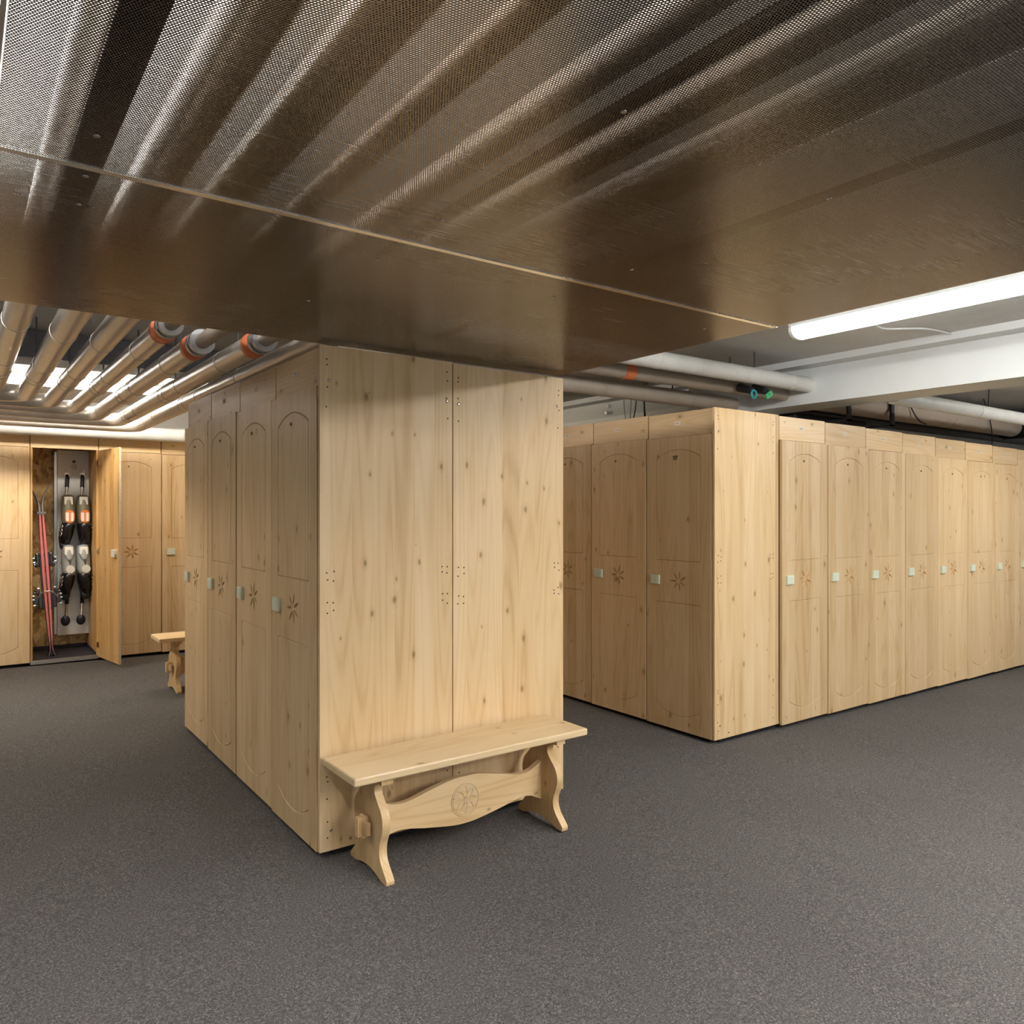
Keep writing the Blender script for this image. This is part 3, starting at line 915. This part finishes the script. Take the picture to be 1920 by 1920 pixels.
SX = (0.25, 1.0, 1.67)
sheet('large near perforated steel panel of the suspended ceiling, front of the shiny joint', 0.062, 2.66, 0.42, 1.793,
      [(x, y) for x in SX[1:] for y in (0.99, 1.62)] + [(0.225, 1.64), (0.235, 0.9)])
sheet('perforated steel ceiling panel behind the shiny joint, reaching the central block', 0.062, 2.66, 1.814, 3.11,
      [(x, y) for x in SX[1:] for y in (1.98, 2.5, 3.02)] + [(0.232, 1.85), (0.24, 2.03), (0.25, 3.02), (2.45, 1.98)])
sheet('perforated steel ceiling panel left of the frame, near', -2.5, 0.050, 0.42, 1.793)
sheet('perforated steel ceiling panel left of the frame, far', -2.5, 0.050, 1.814, 3.11)
struct(MB().box(-2.5, 2.66, 1.794, 1.813, ZS - 0.002, ZS + 0.006).build('trim_2', M['polished']))
struct(MB().box(0.052, 0.060, 0.42, 3.11, ZS - 0.0005, ZS + 0.005).build('trim_3', M['alu']))
for i, (bx_, wd_) in enumerate(((0.225, 0.066), (1.0, 0.03), (1.67, 0.03))):
    tag(MB().box(bx_ - wd_ / 2, bx_ + wd_ / 2, 0.45, 3.10, ZS + 0.002, ZS + 0.016).build('support_bar', M['bar']),
        ['wide dark support bar seen through the left of the perforated ceiling', 'thin support bar above the middle of the perforated ceiling', 'thin support bar above the right of the perforated ceiling'][i], 'support bar', 'ceiling support bars')

# ------------------------------------------------------------------ pipes
def pipe_path(x, ya, yb, z, R_=0.16, xend=-0.62, n=8):
    pts = [(x, ya, z), (x, yb - R_, z)]
    for i in range(1, n + 1):
        a = (pi / 2) * i / n
        pts.append((x - R_ + R_ * cos(a), yb - R_ + R_ * sin(a), z))
    pts.append((xend + 0.14, yb, z))
    for i in range(1, 7):       # rises into the ceiling outside the picture
        a = (pi / 2) * i / 6
        pts.append((xend + 0.14 - 0.14 * sin(a), yb, z + 0.14 - 0.14 * cos(a)))
    pts.append((xend, yb, ZC - 0.001))
    return pts


PX = [(0.205, 5.78, 2.285, 0.052), (0.392, 6.05, 2.285, 0.055), (0.566, 6.33, 2.285, 0.052), (0.750, 6.62, 2.285, 0.050),
      (0.950, 6.95, 2.285, 0.056), (1.175, 7.30, 2.285, 0.056), (1.385, 7.66, 2.278, 0.055), (1.93, 8.055, 2.255, 0.068)]
PL = ['first silver pipe from the left picture edge below the ceiling', 'second silver pipe from the left picture edge below the ceiling',
      'third silver pipe from the left picture edge below the ceiling', 'fourth silver pipe from the left, first with an orange collar',
      'fifth silver pipe from the left, thick with a middle orange collar', 'sixth silver pipe from the left, last with an orange collar',
      'silver pipe running along the top edge of the central block', 'brightly lit pale pipe above the far lockers, bending beside the central block']
for i, (x, yb, z, r) in enumerate(PX):
    e = thing('insulated_pipe', PL[i], 'pipe', (x, 4.0, z), 0, 'pipes below the ceiling on the left')
    ya = {3: 3.56, 4: 3.84, 5: 3.62}.get(i, -1.5)
    if i == 7: ya = 5.45
    pts = [(a - x, b - 4.0, c - z) for a, b, c in pipe_path(x, ya, yb, z)]
    MB().tube(pts, r, 24).build('jacket', M['jwhite'] if i == 7 else M['jacket'], e)
    ys = ya + 0.5 if i in (3, 4, 5) else 3.7 + 0.13 * i
    k = 0
    while ys < yb - 0.3:
        MB().tube([(0, ys - 4.0 - 0.006, 0), (0, ys - 4.0 + 0.006, 0)], r + 0.0022, 24).build('joint_band', M['jacket'], e)
        ys += (0.9, 0.35, 0.12)[k % 3]; k += 1
    hz = ZC - z
    for yh in (ya + 0.25, 5.2):
        MB().tube([(0, yh - 4.0, r * 0.9), (0, yh - 4.0, hz - 0.001)], 0.005, 6).build('hanger_rod', M['steel'], e)
    if i in (3, 4, 5):
        MB().tube([(0, ya - 4.0 - 0.012, 0), (0, ya - 4.0 + 0.02, 0)], r + 0.006, 24).build('collar', M['orangeband'], e)['label'] = 'orange sealing collar'
        MB().tube([(0, -5.5, 0), (0, ya - 4.0, 0)], r * 0.62, 16).build('bare_pipe', M['jdark'], e)
        MB().tube([(0, ya - 4.10, 0), (0, ya - 4.075, 0)], r * 1.05, 20).tube([(0, ya - 4.16, 0), (0, ya - 4.135, 0)], r * 1.05, 20).build('flange', plain('grey_flange', (0.4, 0.4, 0.4), 0.4, 0.8) if 'fl' not in M else M['fl'], e)

def straight(name, label, a, b, r, mat, cat='pipe', bands=(), group=None, seg=24):
    e = thing(name, label, cat, a, 0, group)
    A_, B_ = Vector(a), Vector(b); dv = B_ - A_
    MB().tube([(0, 0, 0), tuple(dv)], r, seg).build('jacket', mat, e)
    for t in bands:
        c = dv * t; u = dv.normalized() * 0.006
        MB().tube([tuple(c - u), tuple(c + u)], r + 0.002, seg).build('joint_band', mat, e)
    for t in (0.35, 0.8):
        c = dv * t
        MB().tube([(c.x, c.y, r * 0.9), (c.x, c.y, ZC - a[2] - 0.001)], 0.005, 6).build('hanger_rod', M['steel'], e)
    return e


straight('insulated_pipe', 'cream pipe running under the white lamp into the concrete beam', (2.0, 3.37, 2.465), (5.4, 3.37, 2.465), 0.058, M['jwhite'], bands=(0.5, 0.72, 0.93))
straight('insulated_pipe', 'brown pipe behind the cream pipe, right of the central block', (1.5, 3.80, 2.335), (5.05, 3.80, 2.335), 0.058, M['jdark'], bands=(0.6, 0.85))
straight('insulated_pipe', 'narrow brown pipe between the cream pipe and the concrete beam', (2.0, 3.58, 2.415), (5.4, 3.58, 2.415), 0.05, M['jdark'])
c_ = MB().tube([(3.60, 3.58, 2.415), (3.69, 3.58, 2.415)], 0.054, 20).build('orange_clamp', M['orangeband'])
tag(c_, 'small orange clamp on the pipe above the gap between the blocks', 'clamp')
straight('insulated_pipe', 'pale pipe over the right-hand lockers behind the beam', (5.77, 2.92, 2.350), (10.5, 2.92, 2.350), 0.055, M['jwhite'], bands=(0.3, 0.55))
straight('insulated_pipe', 'thick beige duct pipe hanging low behind the right-hand lockers', (5.77, 3.55, 2.42), (9.6, 3.55, 2.42), 0.10, M['jbeige'], bands=(0.3, 0.6, 0.8))
straight('insulated_pipe', 'white pipe crossing behind the beam at the right picture edge', (6.9, 3.40, 2.55), (6.9, 0.2, 2.55), 0.05, M['jwhite'])
tag(MB().box(5.78, 11.4, 3.70, 3.89, 2.31, 2.42).box(5.78, 6.9, 3.72, 3.89, 2.18, 2.32).build('black_duct', M['duct'], bevel=0.02), 'long black cable duct along the wall above the right-hand lockers', 'duct')
tag(MB().box(9.7, 11.4, 3.2, 3.69, 2.30, 2.50).build('black_duct', M['duct'], bevel=0.02), 'broad black duct box at the right picture edge above the lockers', 'duct')
for x, lab in ((6.05, 'left black hanger strap above the right-hand lockers'), (6.75, 'right black hanger strap above the right-hand lockers')):
    tag(MB().box(x, x + 0.05, 3.42, 3.44, 2.24, 2.639).box(x, x + 0.05, 3.42, 3.69, 2.24, 2.255).build('hanger_strap', M['duct']), lab, 'hanger', 'black hangers')
for j, (pts, lab) in enumerate((([(7.0, 3.43, 2.639), (7.1, 3.43, 2.45), (7.25, 3.43, 2.33), (7.4, 3.43, 2.30)], 'thin dark cable drooping from the beige duct pipe'),
                                ([(8.6, 3.43, 2.639), (8.75, 3.43, 2.42), (8.82, 3.44, 2.28), (8.82, 3.44, 2.14)], 'dark cable hanging down to the last right-hand lockers'))):
    tag(MB().tube(catmull(pts, 5), 0.006, 8).build('cable', M['dcable']), lab, 'cable')

# valves on the beam
for (x, y, z), mt, lab in (((4.70, 3.38, 2.340), M['teal'], 'teal hand wheel valve under the cream pipe'), ((4.87, 3.38, 2.350), M['green'], 'green lever valve under the cream pipe')):
    e = thing('pipe_valve', lab, 'valve', (x, y, z), 0, 'valves under the cream pipe')
    MB().tube([(0.03, 0.12, 0.06), (0.0, 0.0, 0.02)], [0.035, 0.026], 14).build('valve_body', M['duct'], e)
    if mt is M['teal']:
        pts = [(0.028 * cos(2 * pi * i / 16), -0.02, 0.028 * sin(2 * pi * i / 16) - 0.01) for i in range(17)]
        MB().tube(pts, 0.008, 8).tube([(-.028, -.02, -.01), (.028, -.02, -.01)], .006, 6).build('hand_wheel', mt, e)
    else:
        MB().box(-0.03, 0.045, -0.03, -0.015, -0.03, 0.012, rot=Matrix.Rotation(-0.5, 3, 'Y')).build('lever', mt, e, bevel=0.004)
    MB().tube([(0, 0, 0.02), (0, -0.03, -0.01)], 0.007, 8).build('stem', M['dcable'], e)

# cables hanging behind the second right-hand locker
for j in range(5):
    x, y = 4.95 + 0.03 * (j % 2), 4.62 + 0.07 * j
    pts = [(x, y, 2.62), (x - 0.01, y + random.uniform(-.03, .03), 2.45), (x, y + random.uniform(-.04, .04), 2.30), (x, y, 2.2)]
    tag(MB().tube(catmull(pts, 4), 0.005, 6).build('cable', M['cable'] if j > 2 else M['dcable']),
        ['leftmost', 'second', 'third', 'fourth', 'rightmost'][4 - j] + ' of five thin cables hanging above the shaded right-hand lockers', 'cable', 'cables hanging above the lockers')
tag(MB().box(4.60, 4.66, 4.45, 5.5, 2.188, 2.245).build('cable_duct', M['duct'], bevel=0.01), 'dark cable bundle lying on the shaded right-hand lockers', 'cable')
tag(MB().box(5.32, 5.395, 4.05, 8.9, 2.36, 2.43).build('cable_trunking', M['trunk'], bevel=0.003), 'white trunking along the foot of the beam behind the lockers', 'trunking')
jb = MB().tube([(5.4, 5.55, 2.48), (5.35, 5.55, 2.48)], 0.018, 12).tube([(5.4, 5.55, 2.55), (5.37, 5.55, 2.55)], 0.02, 12).build('pipe_fitting', M['chrome'])
tag(jb, 'small chrome fittings on the white beam between the two blocks', 'fitting')

# ------------------------------------------------------------------ lamps
def lamp(label, cx, cy, L, axis='y', zb=2.525, wid=0.17, mat=None):
    e = thing('fluorescent_lamp', label, 'lamp', (cx, cy, zb), 0 if axis == 'y' else R90, 'long fluorescent ceiling lamps')
    h = ZC - zb
    h2 = L / 2
    MB().box(-wid / 2 - .004, wid / 2 + .004, -h2, h2, h * 0.55, h - 0.001).build('housing', M['trunk'], e, bevel=0.004)
    pr = []
    for i in range(13):
        a = pi + pi * i / 12
        pr.append((wid / 2 * cos(a) * (1.0), h * 0.55 + (h * 0.55) * (abs(sin(a)) ** 0.6) * -1))
    m_ = MB()
    n = len(pr)
    m_.v = [(p[0], -h2 + 0.02, p[1]) for p in pr] + [(p[0], h2 - 0.02, p[1]) for p in pr]
    for i in range(n - 1): m_.face((i, i + 1, n + i + 1, n + i), True)
    m_.face(list(range(n))[::-1]); m_.face(list(range(n, 2 * n)))
    m_.build('diffuser', mat or M['lamp'], e)
    for s in (-1, 1):
        y0, y1 = sorted((s * h2, s * (h2 - 0.02)))
        MB().prism([(p[0] * 1.02, p[1] * 1.0 - 0.002) for p in pr], y0, y1, 'y').build('end_cap', M['trunk'], e)
    return e


lamp('glowing white fluorescent lamp on the ceiling at the upper right', 4.17, 1.90, 1.56, mat=M['lamp_single'])
lamp('fluorescent lamp out of frame, next in line behind the upper right lamp', 4.17, 0.10, 1.56, mat=M['lamp_line'])
lamp('fluorescent lamp out of frame, third in the right-hand lamp line', 4.17, -1.7, 1.56, mat=M['lamp_line'])
lamp('fluorescent lamp hidden above the pipe bends at the far left', 0.9, 7.22, 1.56, 'x', mat=M['lamp_pipes'])
lamp('added fill lamp, unseen, over the far left aisle', -1.2, 6.5, 1.56, mat=M['lamp_fill_warm'])  # added to brighten the floor and lockers at the far left
lamp('fluorescent lamp above the perforated ceiling, left of the picture', -0.02, 2.2, 1.56, zb=2.46)
lamp('fluorescent lamp above the perforated ceiling, behind the picture edge', -0.02, 0.6, 1.56, zb=2.46)
lamp('added fill lamp, unseen, at the right shoulder of the photographer', 3.0, -0.5, 1.56)  # fill added for the block front, steep enough to shade under the bench
lamp('added fill lamp, unseen, crosswise behind the photographer', 2.7, -2.1, 1.56, 'x')  # added to lift the front end boards of the central block
lamp('added fill lamp, unseen, crosswise far behind the photographer', 2.0, -3.2, 1.56, 'x')  # unseen fill added from far back for the upright faces
lamp('fluorescent lamp far right above the aisle, out of frame', 7.9, 1.2, 1.56, 'x')
lamp('fluorescent lamp hidden behind the central block', 3.3, 7.25, 1.56, mat=M['lamp_warm'])
tag(MB().tube(catmull([(4.24, 2.30, 2.60), (4.45, 2.36, 2.60), (4.70, 2.42, 2.615), (4.95, 2.30, 2.625), (5.24, 2.28, 2.63)], 6), 0.006, 8).build('cable', M['cable']),
    'white lamp cable curving across the ceiling to the beam', 'cable')
